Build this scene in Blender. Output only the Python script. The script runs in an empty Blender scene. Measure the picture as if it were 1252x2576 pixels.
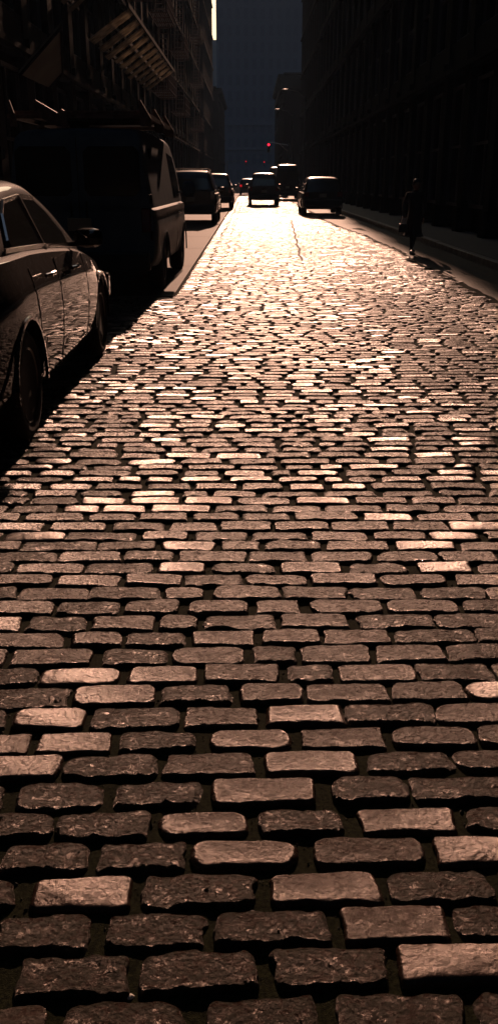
import bpy, bmesh, math, random
import numpy as np
from mathutils import Vector, Matrix
random.seed(7); rng = np.random.default_rng(11)
S = bpy.context.scene; COL = S.collection
PI = math.pi
# ------------------------------------------------------------------ camera numbers
F = 2300.0; HZ = 452.0; CX = 626.0; CY = 1288.0; H = 1.5
TH = math.atan((CY-HZ)/F); CT, ST = math.cos(TH), math.sin(TH)
def G(x, y, h=0.0):
    """photo pixel -> ground point at height h"""
    v = y-HZ; zc = F*(H-h)/CT/v
    return (x-CX)*zc/F, (zc-(H-h)*ST)/CT
# ------------------------------------------------------------------ materials
def mat(name, col=(.1,.1,.1), rough=.6, metal=0, spec=.5, coat=0, noise=None, bump=None, emit=None, trans=0, rvar=0, coat_rough=.05):
    m = bpy.data.materials.new(name); m.use_nodes = True
    nt = m.node_tree; b = nt.nodes['Principled BSDF']
    b.inputs['Base Color'].default_value = (*col, 1); b.inputs['Roughness'].default_value = rough
    b.inputs['Metallic'].default_value = metal; b.inputs['Specular IOR Level'].default_value = spec
    b.inputs['Coat Weight'].default_value = coat; b.inputs['Coat Roughness'].default_value = coat_rough
    b.inputs['Transmission Weight'].default_value = trans
    tc = nt.nodes.new('ShaderNodeTexCoord')
    if noise:
        sc, c2 = noise
        n = nt.nodes.new('ShaderNodeTexNoise'); n.inputs['Scale'].default_value = sc; n.inputs['Detail'].default_value = 6
        nt.links.new(tc.outputs['Object'], n.inputs['Vector'])
        mx = nt.nodes.new('ShaderNodeMix'); mx.data_type = 'RGBA'
        mx.inputs[6].default_value = (*col, 1); mx.inputs[7].default_value = (*c2, 1)
        r = nt.nodes.new('ShaderNodeMapRange'); r.inputs[1].default_value = .38; r.inputs[2].default_value = .62
        nt.links.new(n.outputs['Fac'], r.inputs[0]); nt.links.new(r.outputs[0], mx.inputs[0])
        nt.links.new(mx.outputs[2], b.inputs['Base Color'])
        if rvar:
            rr = nt.nodes.new('ShaderNodeMapRange'); rr.inputs[3].default_value = rough-rvar; rr.inputs[4].default_value = rough+rvar
            nt.links.new(n.outputs['Fac'], rr.inputs[0]); nt.links.new(rr.outputs[0], b.inputs['Roughness'])
    if bump:
        sc, st, ds = bump
        n = nt.nodes.new('ShaderNodeTexNoise'); n.inputs['Scale'].default_value = sc; n.inputs['Detail'].default_value = 5
        nt.links.new(tc.outputs['Object'], n.inputs['Vector'])
        bp = nt.nodes.new('ShaderNodeBump'); bp.inputs['Strength'].default_value = st; bp.inputs['Distance'].default_value = ds
        nt.links.new(n.outputs['Fac'], bp.inputs['Height']); nt.links.new(bp.outputs[0], b.inputs['Normal'])
    if emit:
        b.inputs['Emission Color'].default_value = (*emit[0], 1); b.inputs['Emission Strength'].default_value = emit[1]
    return m

def translucent(name,c1,c2,sc,amt):
    m=mat(name,c1,.7,noise=(sc,c2)); nt=m.node_tree; b=nt.nodes['Principled BSDF']; out=nt.nodes['Material Output']
    t=nt.nodes.new('ShaderNodeBsdfTranslucent'); mx=nt.nodes.new('ShaderNodeMixShader'); mx.inputs[0].default_value=amt
    src=b.inputs['Base Color'].links[0].from_socket; nt.links.new(src,t.inputs[0])
    nt.links.new(b.outputs[0],mx.inputs[1]); nt.links.new(t.outputs[0],mx.inputs[2]); nt.links.new(mx.outputs[0],out.inputs[0]); return m
def stone_material():
    m = bpy.data.materials.new('granite_setts'); m.use_nodes = True
    nt = m.node_tree; N = nt.nodes; L = nt.links; b = N['Principled BSDF']
    tc = N.new('ShaderNodeTexCoord')
    def attr(n):
        a = N.new('ShaderNodeAttribute'); a.attribute_name = n; return a.outputs['Fac']
    def noise(sc, det=5, rough=.6, dist=0):
        n = N.new('ShaderNodeTexNoise'); n.inputs['Scale'].default_value = sc; n.inputs['Detail'].default_value = det
        n.inputs['Roughness'].default_value = rough; n.inputs['Distortion'].default_value = dist
        L.new(tc.outputs['Object'], n.inputs['Vector']); return n.outputs['Fac']
    def mr(src, a, b_, c, d):
        r = N.new('ShaderNodeMapRange'); r.inputs[1].default_value = a; r.inputs[2].default_value = b_
        r.inputs[3].default_value = c; r.inputs[4].default_value = d; L.new(src, r.inputs[0]); return r.outputs[0]
    def math_(op, a, b_):
        n = N.new('ShaderNodeMath'); n.operation = op
        for i, s in enumerate((a, b_)):
            if isinstance(s, (int, float)): n.inputs[i].default_value = s
            else: L.new(s, n.inputs[i])
        return n.outputs[0]
    def mix(f, c1, c2):
        mx = N.new('ShaderNodeMix'); mx.data_type = 'RGBA'
        if isinstance(f, (int, float)): mx.inputs[0].default_value = f
        else: L.new(f, mx.inputs[0])
        for i, c in ((6, c1), (7, c2)):
            if isinstance(c, tuple): mx.inputs[i].default_value = (*c, 1)
            else: L.new(c, mx.inputs[i])
        return mx.outputs[2]
    tone, rgh = attr('tone'), attr('rgh')
    c = mix(tone, (.022, .0105, .007), (.042, .022, .015))
    speck = mr(noise(420, 3), .42, .62, 0, 1)
    c = mix(math_('MULTIPLY', speck, .45), c, (.05, .035, .028))
    pitn = N.new('ShaderNodeTexNoise'); pitn.inputs['Scale'].default_value = 52; pitn.inputs['Detail'].default_value = 7; pitn.inputs['Roughness'].default_value = .68; pitn.inputs['Distortion'].default_value = .5
    mpp = N.new('ShaderNodeMapping'); mpp.inputs['Scale'].default_value = (1, 1.25, 1); L.new(tc.outputs['Object'], mpp.inputs['Vector']); L.new(mpp.outputs[0], pitn.inputs['Vector'])
    pit0 = mr(pitn.outputs['Fac'], .45, .51, 0, 1)
    pit = math_('MULTIPLY', pit0, mr(rgh, .1, .8, .20, .95))
    c = mix(math_('MULTIPLY', pit, .75), c, (.02, .026, .018))
    L.new(c, b.inputs['Base Color'])
    r = math_('ADD', mr(rgh, 0, 1, ROUGH0, ROUGH1), mr(noise(60, 4), .3, .7, -.05, .06))
    r = math_('ADD', r, math_('MULTIPLY', pit, .20))
    L.new(r, b.inputs['Roughness'])
    L.new(mr(pit, 0, 1, SPEC*1.15, SPEC*.22), b.inputs['Specular IOR Level'])
    b.inputs['Specular Tint'].default_value = (1, .74, .62, 1)
    # relief: fine grain everywhere, chipped relief on the rough stones
    h1 = noise(300, 4, .65)
    vo = N.new('ShaderNodeTexVoronoi'); vo.feature='F1'; vo.inputs['Scale'].default_value = 85; vo.inputs['Randomness'].default_value = 1
    dv = N.new('ShaderNodeVectorMath'); dv.operation='ADD'; nz = N.new('ShaderNodeTexNoise'); nz.inputs['Scale'].default_value = 40; nz.inputs['Detail'].default_value = 3
    sc_ = N.new('ShaderNodeVectorMath'); sc_.operation='SCALE'; sc_.inputs['Scale'].default_value = .02
    L.new(tc.outputs['Object'], nz.inputs['Vector']); L.new(nz.outputs['Color'], sc_.inputs[0]); L.new(sc_.outputs[0], dv.inputs[0]); L.new(tc.outputs['Object'], dv.inputs[1]); L.new(dv.outputs[0], vo.inputs['Vector'])
    h2 = math_('ADD', noise(80, 8, .72, .2), math_('MULTIPLY', vo.outputs['Distance'], .30))
    bp = N.new('ShaderNodeBump'); bp.inputs['Distance'].default_value = .0009; L.new(h1, bp.inputs['Height']); bp.inputs['Strength'].default_value = .55
    bp2 = N.new('ShaderNodeBump'); bp2.inputs['Distance'].default_value = .040; L.new(h2, bp2.inputs['Height'])
    L.new(mr(rgh, 0, 1, .20, .70), bp2.inputs['Strength']); L.new(bp.outputs[0], bp2.inputs['Normal'])
    L.new(bp2.outputs[0], b.inputs['Normal'])
    return m
ROUGH0, ROUGH1, SPEC = .205, .215, .45
M = dict(
 stone=stone_material(),
 bed=mat('joint_grit', (.026,.030,.014), .95, spec=.05, noise=(110,(.008,.010,.005)), bump=(420,1,.006)),
 concrete=mat('concrete_lane', (.10,.066,.048), .75, spec=.15, noise=(3,(.09,.065,.05)), bump=(140,.6,.004)),
 asphalt=mat('gutter_asphalt', (.10,.07,.042), .7, spec=.22, noise=(5,(.07,.055,.04)), bump=(110,.8,.006)),
 kerb=mat('kerb_stone', (.26,.21,.17), .5, noise=(8,(.14,.11,.09)), bump=(60,.5,.006)),
 walk=mat('sidewalk_stone', (.05,.042,.036), .7, noise=(3,(.06,.05,.045)), bump=(80,.4,.004)),
 earth=mat('ground', (.05,.045,.04), .9, spec=.2, noise=(1,(.035,.03,.03))),
 paint_sedan=mat('bronze_metallic_paint', (.012,.008,.009), .6, metal=0, spec=.02, coat=.9, coat_rough=.03),
 paint_van=mat('blue_black_van_paint', (.10,.135,.165), .65, spec=.02, coat=.03, coat_rough=.12, noise=(4,(.08,.11,.14))),
 paint_dark=mat('black_car_paint', (.010,.010,.012), .5, spec=.1, coat=1, coat_rough=.16),
 paint_grey=mat('charcoal_car_paint', (.02,.02,.022), .5, spec=.1, coat=1, coat_rough=.16),
 glass=mat('tinted_glass', (.022,.022,.019), .07, spec=.5, coat=.2),
 chrome=mat('chrome_trim', (.75,.73,.70), .26, metal=1),
 rubber=mat('tyre_rubber', (.012,.012,.012), .8, bump=(90,.3,.004)),
 rim=mat('alloy_rim', (.30,.29,.28), .28, metal=1),
 blackp=mat('black_plastic', (.012,.012,.012), .5),
 lamp=mat('tail_lens', (.10,.006,.006), .12, coat=1),
 plate=mat('plate_enamel', (.30,.28,.2), .5),
 taillit=mat('lit_tail_lens', (.5,.01,.01), .2, emit=((1,.02,.03),.6)),
 redfar=mat('dim_red_signal_lens', (.4,.01,.01), .3, emit=((1,.01,.03),1.2)),
 redlamp=mat('red_signal_lens', (.5,.01,.01), .2, emit=((1,.01,.03),7)),
 darklens=mat('dark_signal_lens', (.01,.012,.01), .2),
 pole=mat('dark_painted_steel', (.04,.045,.04), .45),
 rack=mat('rusty_rack_steel', (.16,.085,.065), .55, noise=(14,(.08,.045,.03))),
 canopy=translucent('weathered_canopy_slat',(.60,.55,.45),(.24,.21,.17),3.5,.75),
 canopyframe=mat('canopy_beam', (.015,.013,.012), .9, spec=.1),
 board=mat('painted_canopy_board', (.13,.125,.09), .8, noise=(1.2,(.09,.085,.065))),
 iron=mat('rusted_fire_escape_iron', (.13,.055,.042), .6, noise=(9,(.07,.035,.03))),
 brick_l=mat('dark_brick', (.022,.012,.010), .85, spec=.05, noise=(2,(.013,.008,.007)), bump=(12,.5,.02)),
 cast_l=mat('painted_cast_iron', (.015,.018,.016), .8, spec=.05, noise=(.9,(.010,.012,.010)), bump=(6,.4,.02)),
 brick_r=mat('near_black_brick', (.012,.008,.007), .9, spec=.02, noise=(2,(.009,.007,.006)), bump=(12,.5,.02)),  # brick in a darker tone than the left row
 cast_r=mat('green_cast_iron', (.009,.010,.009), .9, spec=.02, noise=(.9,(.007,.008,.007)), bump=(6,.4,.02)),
 pane=mat('window_pane', (.006,.007,.008), .12, spec=.5),
 frame=mat('window_frame', (.035,.03,.028), .6),
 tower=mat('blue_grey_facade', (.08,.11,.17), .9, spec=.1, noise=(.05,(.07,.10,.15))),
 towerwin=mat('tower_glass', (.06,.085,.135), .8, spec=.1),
 coat=mat('dark_coat_cloth', (.012,.012,.012), .9, bump=(60,.4,.004)),
 trouser=mat('dark_trouser_cloth', (.014,.013,.014), .9),
 skin=mat('skin', (.22,.12,.08), .55),
 hair=mat('dark_hair', (.02,.014,.010), .5),
 shoe=mat('black_shoe', (.012,.011,.011), .4),
 paper=mat('pale_paper_bag', (.62,.58,.5), .6),
 wood=mat('pale_wood_strip', (.5,.42,.32), .6, noise=(30,(.35,.28,.2))),
)
# ------------------------------------------------------------------ mesh helpers
class MB:
    def __init__(s): s.v=[]; s.f=[]; s.mi=[]
    def add(s, vs, fs, mi=0):
        o=len(s.v); s.v+= [tuple(p) for p in vs]; s.f+=[[i+o for i in f] for f in fs]; s.mi+=[mi]*len(fs)
    def box(s, x0,x1,y0,y1,z0,z1, mi=0):
        s.add([(x0,y0,z0),(x1,y0,z0),(x1,y1,z0),(x0,y1,z0),(x0,y0,z1),(x1,y0,z1),(x1,y1,z1),(x0,y1,z1)],
              [(0,3,2,1),(4,5,6,7),(0,1,5,4),(1,2,6,5),(2,3,7,6),(3,0,4,7)], mi)
    def bar(s, p, q, w, h=None, mi=0):
        """box beam between two points"""
        p=Vector(p); q=Vector(q); d=(q-p); h=h or w
        up=Vector((0,0,1)) if abs(d.normalized().z)<.95 else Vector((0,1,0))
        a=d.cross(up).normalized()*w/2; b=a.cross(d).normalized()*h/2
        vs=[p-a-b,p+a-b,p+a+b,p-a+b,q-a-b,q+a-b,q+a+b,q-a+b]
        s.add(vs,[(0,1,2,3),(7,6,5,4),(0,4,5,1),(1,5,6,2),(2,6,7,3),(3,7,4,0)],mi)
    def tube(s, p, q, r0, r1=None, n=12, mi=0, caps=True):
        p=Vector(p); q=Vector(q); r1=r0 if r1 is None else r1; d=(q-p).normalized()
        up=Vector((0,0,1)) if abs(d.z)<.95 else Vector((0,1,0))
        a=d.cross(up).normalized(); b=a.cross(d)
        vs=[p+(a*math.cos(t)+b*math.sin(t))*r0 for t in [2*PI*i/n for i in range(n)]]
        vs+=[q+(a*math.cos(t)+b*math.sin(t))*r1 for t in [2*PI*i/n for i in range(n)]]
        fs=[(i,(i+1)%n,n+(i+1)%n,n+i) for i in range(n)]
        if caps: fs+=[tuple(range(n))[::-1], tuple(range(n,2*n))]
        s.add(vs,fs,mi)
    def lathe_x(s, c, prof, n=32, mi=0):
        """profile of (x offset, radius) turned round the X axis"""
        k=len(prof); vs=[]
        for x,r in prof:
            vs+=[(c[0]+x, c[1]+r*math.cos(2*PI*i/n), c[2]+r*math.sin(2*PI*i/n)) for i in range(n)]
        fs=[]
        for j in range(k-1):
            fs+=[(j*n+i, j*n+(i+1)%n, (j+1)*n+(i+1)%n, (j+1)*n+i) for i in range(n)]
        fs+=[tuple(range(n))[::-1], tuple(range((k-1)*n,k*n))]
        s.add(vs,fs,mi)
    def prism(s, poly, x0, x1, mi=0):
        """(y,z) polygon extruded along x"""
        n=len(poly)
        s.add([(x0,*p) for p in poly]+[(x1,*p) for p in poly],
              [tuple(range(n))[::-1],tuple(range(n,2*n))]+[(i,(i+1)%n,n+(i+1)%n,n+i) for i in range(n)],mi)
    def build(s, name, mats, parent=None, smooth=False, bevel=0, loc=None):
        me=bpy.data.meshes.new(name); me.from_pydata(s.v,[],s.f)
        if not isinstance(mats,(list,tuple)): mats=[mats]
        for m in mats: me.materials.append(m)
        me.polygons.foreach_set('material_index', s.mi)
        bm=bmesh.new(); bm.from_mesh(me); bmesh.ops.recalc_face_normals(bm, faces=bm.faces); bm.to_mesh(me); bm.free()
        me.update()
        if smooth: me.shade_smooth(); me.set_sharp_from_angle(angle=math.radians(38))
        return link(name, me, parent, bevel, loc)
def link(name, me, parent=None, bevel=0, loc=None):
    o=bpy.data.objects.new(name, me); COL.objects.link(o)
    if parent is not None: o.parent=parent
    if loc: o.location=loc
    if bevel:
        md=o.modifiers.new('edge','BEVEL'); md.width=bevel; md.segments=2; md.limit_method='ANGLE'
    return o
def empty(name, loc=(0,0,0), rz=0):
    o=bpy.data.objects.new(name,None); COL.objects.link(o); o.location=loc; o.rotation_euler=(0,0,rz); o.empty_display_size=.2; return o
def tag(o,label=None,cat=None,group=None,kind=None):
    for k,v in (('label',label),('category',cat),('group',group),('kind',kind)):
        if v: o[k]=v
    return o
def applied(o):
    dg=bpy.context.evaluated_depsgraph_get(); dg.update()
    me=bpy.data.meshes.new_from_object(o.evaluated_get(dg)); o.modifiers.clear(); o.data=me; return o
def copy_tree(o,parent=None):
    c=o.copy(); COL.objects.link(c); c.parent=parent
    for ch in list(o.children): copy_tree(ch,c)
    return c
# ------------------------------------------------------------------ value noise
def vnoise(x,y,seed=0):
    xi=np.floor(x).astype(np.int64); yi=np.floor(y).astype(np.int64); fx=x-xi; fy=y-yi
    def h(a,b):
        n=(a*374761393+b*668265263+seed*974634777)&0xffffffff; n=((n^(n>>13))*1274126177)&0xffffffff
        return ((n^(n>>16))&0xffff)/65535.0
    u=fx*fx*(3-2*fx); v=fy*fy*(3-2*fy)
    return (h(xi,yi)*(1-u)+h(xi+1,yi)*u)*(1-v)+(h(xi,yi+1)*(1-u)+h(xi+1,yi+1)*u)*v
def fbm(x,y,seed=0,o=3):
    r=0;a=.5
    for i in range(o): r=r+a*(vnoise(x*2**i,y*2**i,seed+i)*2-1); a*=.5
    return r
# ------------------------------------------------------------------ the setts
# front rows read off the photograph: (top y at left, top y at right, height), stones (x0,x1,wear)
ROWS=[
((2538,2498,100),[(-330,-100,1),(-60,105,.6),(150,462,1),(520,800,1),(860,1160,.9),(1195,1480,1)]),
((2420,2376,92),[(-260,-10,.7),(45,322,1),(365,640,1),(690,978,.9),(1003,1300,.1)]),
((2311,2280,84),[(-290,-45,.8),(-10,225,.8),(270,515,1),(552,828,1),(868,1118,.3),(1152,1390,1)]),
((2217,2190,74),[(-180,42,1),(85,328,.1),(368,636,.8),(680,948,.2),(980,1230,.9),(1262,1510,.6)]),
((2129,2106,66),[(-240,-20,.6),(8,217,.9),(255,457,1),(483,743,.15),(792,1063,.5),(1098,1340,.15)]),
((2056,2033,56),[(-130,125,1),(152,370,.9),(403,622,.2),(655,862,.9),(908,1138,.2),(1172,1380,1)]),
((1975,1955,59),[(-200,12,1),(45,258,.8),(290,503,1),(540,788,.2),(828,1020,.9),(1043,1290,.9)]),
((1907,1886,52),[(-80,145,.2),(160,390,1),(422,630,.6),(667,892,.15),(920,1132,1),(1148,1360,.7)]),
((1848,1828,46),[(-120,75,.3),(95,275,.2),(303,487,1),(526,730,.2),(758,964,.4),(987,1193,.5),(1208,1400,.6)]),
((1787,1771,46),[(-180,12,.9),(37,212,.1),(235,446,.8),(468,642,.5),(672,862,.1),(872,1085,1),(1100,1290,.4)]),
((1732,1719,43),[(-60,170,1),(188,388,.2),(410,577,1),(606,760,.4),(773,970,.5),(988,1163,.6),(1178,1350,.1)]),
((1684,1670,40),[(-100,87,.9),(100,298,.1),(323,497,.2),(517,697,.5),(728,832,1),(855,1042,.3),(1055,1232,.9),(1245,1420,.5)]),
((1636,1622,40),[(-150,12,.4),(30,226,.5),(257,417,1),(437,613,.4),(637,743,.8),(758,930,.6),(946,1115,.5),(1125,1300,.9)]),
((1594,1583,33),[(-90,153,.5),(180,303,.4),(317,468,.9),(485,638,.3),(660,803,.4),(820,975,.5),(996,1195,.9),(1200,1350,.8)]),
((1553,1545,33),[(-80,52,.2),(72,220,1),(235,390,.5),(405,498,.6),(516,690,.9),(710,873,.6),(900,1092,.9),(1100,1280,.8)]),
((1515,1511,30),[(-60,133,.4),(150,303,1),(316,450,.6),(475,620,.5),(646,752,.5),(787,955,.5),(978,1150,.5),(1166,1330,.9)]),
((1480,1478,29),[(-130,40,.9),(52,218,.6),(230,402,.9),(413,515,.4),(542,703,.5),(720,870,.8),(882,1045,.9),(1060,1222,.9),(1230,1400,.4)]),
((1447,1445,26),[(-60,125,.5),(145,300,.3),(315,458,.3),(466,606,1),(622,772,.5),(784,945,.3),(960,1117,.5),(1146,1300,.4)]),
((1417,1417,25),[(-100,30,.9),(42,210,.4),(220,377,.9),(397,516,.1),(540,690,.9),(708,856,.2),(878,1027,1),(1053,1182,.1),(1205,1350,.5)]),
((1389,1388,24),[(-40,137,.9),(147,304,.4),(316,432,.9),(453,613,.5),(625,768,.9),(783,933,.6),(952,1097,.6),(1110,1245,.5)]),
((1363,1363,21),[(-110,50,.5),(60,238,.9),(252,390,.9),(408,538,.1),(560,652,.6),(668,806,.8),(825,975,.4),(997,1145,.1),(1162,1300,.5)]),
((1339,1338,20),[(-130,0,.5),(12,163,.1),(175,340,.8),(358,473,.3),(495,622,.8),(635,767,.8),(783,920,.4),(942,1068,.5),(1083,1205,.1),(1228,1400,.5)]),
((1315,1314,20),[(-60,103,.3),(125,265,.4),(285,412,.8),(430,545,.4),(558,677,.5),(692,822,.5),(836,973,.5),(990,1122,.6),(1132,1300,.1)]),
((1292,1291,18),[(-80,47,.5),(65,209,.5),(225,340,.5),(352,470,.5),(487,602,.9),(614,728,.8),(742,897,.5),(915,1037,.1),(1052,1187,.4),(1207,1330,.8)]),
((1273,1272,16),[(-100,15,.6),(30,146,.8),(160,248,.1),(260,363,.1),(382,526,.1),(540,670,.8),(688,805,.5),(824,958,.8),(970,1105,.8),(1118,1260,.5)]),
((1253,1252,16),[(-50,66,.9),(78,193,.8),(206,313,.1),(327,450,.1),(464,584,.1),(600,730,.5),(744,880,.1),(895,1023,.5),(1038,1143,.5),(1157,1300,.8)]),
]
XL, XR = -3.28, 3.30      # cobbles run kerb to gutter
LANE_X, LANE_Y0 = -1.02, 12.7
def gutter_x(Y):          # edge between setts and the patched gutter on the right
    Y=np.asarray(Y,float)
    return 3.22+.10*np.sin(Y*.31)+.05*np.sin(Y*.9+1) - np.clip((Y-22)*.02,0,.35)
stones=[]   # cx,cy,hw,hh,ang,wear,tone,z
def put(cx,cy,hw,hh,ang,wear,tone=None):
    stones.append((cx,cy,hw,hh,ang,wear,random.random() if tone is None else tone,random.uniform(-.004,.004)))
def fill(xa,xb,cyf,hh,angf):
    """random stones from xa to xb along a row"""
    x=xa
    while x<xb:
        l=random.uniform(.18,.285) if random.random()<.85 else random.uniform(.11,.17)
        w=random.choice([.05,.1,.25,.4,.5,.65,.85,1,1]); yc_=cyf(x)
        if x>1.3 and 5.5<yc_<13: w=min(1,w+.35*random.random()+.2)
        put(x+l/2, cyf(x+l/2)+random.uniform(-.0025,.0025), l/2, hh*random.uniform(.95,1.03), angf+random.uniform(-.006,.006), w); x+=l+random.uniform(.020,.036)
edge=None
for (yl,yr,hp),st in ROWS:
    aL=G(0,yl); aR=G(1252,yr); bL=G(0,yl+hp); bR=G(1252,yr+hp)
    def line(p,q): 
        k=(q[1]-p[1])/(q[0]-p[0]); return (lambda X,p=p,k=k: p[1]+k*(X-p[0])), k
    fa,ka=line(aL,aR); fb,kb=line(bL,bR)
    xs=[]
    for x0,x1,w in st:
        ym=lambda x:(yl+(yr-yl)*x/1252)+hp/2
        X0=G(x0,ym(x0))[0]; X1=G(x1,ym(x1))[0]; cx=(X0+X1)/2
        top=fa(cx); bot=fb(cx)
        put(cx,(top+bot)/2,(X1-X0)/2*1.045,(top-bot)/2*1.14,math.atan((ka+kb)/2),w, random.uniform(.2,.7) if w<.3 else random.uniform(.3,1)); xs+=[X0,X1]
    hh=(fa(0)-fb(0))/2
    k2=(ka+kb)/2*.5
    cL=(fa(min(xs))+fb(min(xs)))/2; cR=(fa(max(xs))+fb(max(xs)))/2
    fill(max(xs)+.02, XR-.05, lambda X,c=cR,m=max(xs),k=k2:c+0*k, hh, 0)
    n0=len(stones); fill(XL, min(xs)-.2, lambda X,c=cL:c, hh, 0)
    if len(stones)>n0:   # close the seam to the measured stones
        s=stones[-1]; r=s[0]+s[2]+.018; g=min(xs)-.018-r
        if g>.08: put(r+g/2,cL,g/2,hh,0,.5)
    edge=fa(0)
# behind the front row too (towards the camera's feet)
y=G(0,2640)[1]
Y=y-.07
while Y>-.8:
    fill(XL,XR,lambda X,Y=Y:Y,.05,0); Y-=.122
Y=edge+.012
while Y<92:
    w=random.uniform(.088,.112) if Y<40 else random.uniform(.10,.13)
    bow=random.uniform(-.02,.02); ph=random.uniform(0,6)
    cyf=lambda X,Y=Y,w=w: Y+w/2+.012*math.sin(X*.9+Y*.05)
    x0=XL-random.uniform(0,.2)
    if Y>LANE_Y0: x0=LANE_X+random.uniform(.005,.03)
    fill(x0, float(gutter_x(Y))-.05, cyf, w/2, .011*math.cos(Y*.05))
    Y+=w+random.uniform(.011,.017)
st=np.array(stones)
d=st[:,1]
def ground_wave(x,y):
    return .007*(fbm(x*.55,y*.40,91,2))+.012*fbm(x*.22+5,y*.13,17,2)
def batch(sel,nx,ny,insets,detail):
    a=st[sel]; n=len(a)
    cx,cy,hw,hh,ang,wear,tone,z0=[a[:,i][:,None,None] for i in range(8)]
    # perimeter samples
    per=[]
    for i in range(nx): per.append((-1+2*i/nx,-1))
    for i in range(ny): per.append((1,-1+2*i/ny))
    for i in range(nx): per.append((1-2*i/nx,1))
    for i in range(ny): per.append((-1,1-2*i/ny))
    per=np.array(per); sx=per[:,0][None,None,:]; sy=per[:,1][None,None,:]
    P=per.shape[0]
    e=np.array([0.0]+insets)[None,:,None]      # first ring is the skirt
    E=np.where(e>.9,hh,np.minimum(e,hh*.95))
    A=hw-E; B=hh-E
    rc=np.minimum(np.maximum((.012+.034*rng.random((n,1,1))**1.3)-E*.6,.0),np.minimum(A,B))
    px=sx*A; py=sy*B
    qx=np.clip(px,-(A-rc),A-rc); qy=np.clip(py,-(B-rc),B-rc)
    dx=px-qx; dy=py-qy; dl=np.sqrt(dx*dx+dy*dy)+1e-9
    x=qx+dx/dl*np.minimum(rc,dl*9); y=qy+dy/dl*np.minimum(rc,dl*9)
    x=np.where(dl<1e-6,px,x); y=np.where(dl<1e-6,py,y)
    rid=rng.random((n,1,1))*97
    # irregular outline, fading inwards
    fade=np.exp(-E/.022)
    amp=(.007+.008*wear)*fade*np.where(cy>6,.32,1)
    wx=(x+cx); wy=(y+cy)
    lo=(.004+.012*wear)*fade*np.where(cy>6,.15,1); x=x+lo*fbm(wx*9,wy*9+rid,13,2); y=y+lo*.8*fbm(wx*9+rid,wy*9,15,2)
    x=x+amp*fbm(wx*22+rid,wy*22,3,3); y=y+amp*fbm(wx*22,wy*22+rid,5,3)
    # tapered ends, wedge-shaped plans
    tp=(rng.random((n,1,1))-.5)*.16*np.where(cy>5,.4,1); y=y*(1+tp*x/hw)
    tp2=(rng.random((n,1,1))-.5)*.10; x=x*(1+tp2*y/hh)
    rf=.009+.010*rng.random((n,1,1))+.004*wear
    t=np.clip(1-E/rf,0,1); drop=rf*(1-np.sqrt(np.maximum(1-t*t,0)))
    far=np.clip((cy-14)/14,0,1); tx=rng.normal(0,.012,(n,1,1))*(1-.5*far); ty=rng.normal(0,.0065,(n,1,1))*(1+.8*wear)*(1-.45*far); z0=z0*(1-.5*far)
    z=z0-drop+tx*x+ty*y+(.004*(1-wear)+.001)*(1-(x/hw)**2)*(1-(y/hh)**2)
    if detail:
        wx=x+cx; wy=y+cy
        n1=fbm(wx*34+rid,wy*40,21,4); n2=fbm(wx*120,wy*130+rid,31,3)
        chip=np.clip(np.abs(fbm(wx*16+rid,wy*19,41,3))*2.2,0,1)
        inner=1-np.exp(-E/.010)
        z=z+wear*np.where(cy>6.5,.45,1)*(.0042*n1-.001*(1-chip)*inner+ (.0012*n2 if detail>1 else 0))*(0.35+.65*inner)
        z=z+wear*np.where(cy>6.5,.4,1)*.0075*fbm(wx*17+rid,wy*22,71,2)*inner
        z=z+(1-wear)*.0011*n1
        z=np.where(E>.004,np.maximum(z,z0-.0072),z)
    z[:,0,:]=-.075
    x[:,0,:]*=1.015; y[:,0,:]*=1.03
    c,s_=np.cos(ang),np.sin(ang)
    X=cx+x*c-y*s_; Yw=cy+x*s_+y*c
    gz=ground_wave(cx+x*0,cy+x*0)
    Z=z+gz
    R=E.shape[1] if E.shape[1]>1 else 1
    R=X.shape[1]
    V=np.stack([X,Yw,Z],-1).reshape(-1,3)
    base=(np.arange(n)*R*P)[:,None,None]; r=np.arange(R-1)[None,:,None]*P; p=np.arange(P)[None,None,:]; p2=(p+1)%P
    Fq=np.stack([base+r+p,base+r+p2,base+r+P+p2,base+r+P+p],-1).reshape(-1,4)
    w=np.broadcast_to(wear,(n,R,P)).reshape(-1); tn=np.broadcast_to(tone,(n,R,P)).reshape(-1)
    return V,Fq,w,tn
parts=[batch(d<2.5,50,20,[.0,.0012,.003,.0055,.008,.011,.014,.0175,.021,.025,.029,.034,.039,.044,1],2),
       batch((d>=2.5)&(d<4.6),30,12,[.0,.0015,.004,.008,.013,.018,.025,.033,.041,1],2),
       batch((d>=4.6)&(d<6.5),16,7,[.0,.002,.006,.011,.018,.028,1],2),
       batch((d>=6.5)&(d<22),7,3,[.0,.004,.012,.022,1],1),
       batch((d>=22)&(d<45),4,2,[.0,.006,.018,1],0),
       batch(d>=45,2,1,[.0,.009,1],0)]
off=0; VV=[];FF=[];WW=[];TT=[]
for v,f,w,t in parts:
    VV.append(v);FF.append(f+off);WW.append(w);TT.append(t);off+=len(v)
VV=np.concatenate(VV);FF=np.concatenate(FF);WW=np.concatenate(WW);TT=np.concatenate(TT)
me=bpy.data.meshes.new('road'); me.vertices.add(len(VV)); me.vertices.foreach_set('co',VV.astype(np.float32).ravel())
me.loops.add(FF.size); me.loops.foreach_set('vertex_index',FF.astype(np.int32).ravel())
me.polygons.add(len(FF)); me.polygons.foreach_set('loop_start',np.arange(0,FF.size,4,dtype=np.int32))
me.polygons.foreach_set('use_smooth',np.ones(len(FF),bool))
me.update(calc_edges=True)
for nm,arr in (('rgh',WW),('tone',TT)):
    at=me.attributes.new(nm,'FLOAT','POINT'); at.data.foreach_set('value',arr.astype(np.float32))
me.materials.append(M['stone']); road=link('road',me); tag(road,kind='structure')
print('road verts',len(VV),'stones',len(st))
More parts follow.
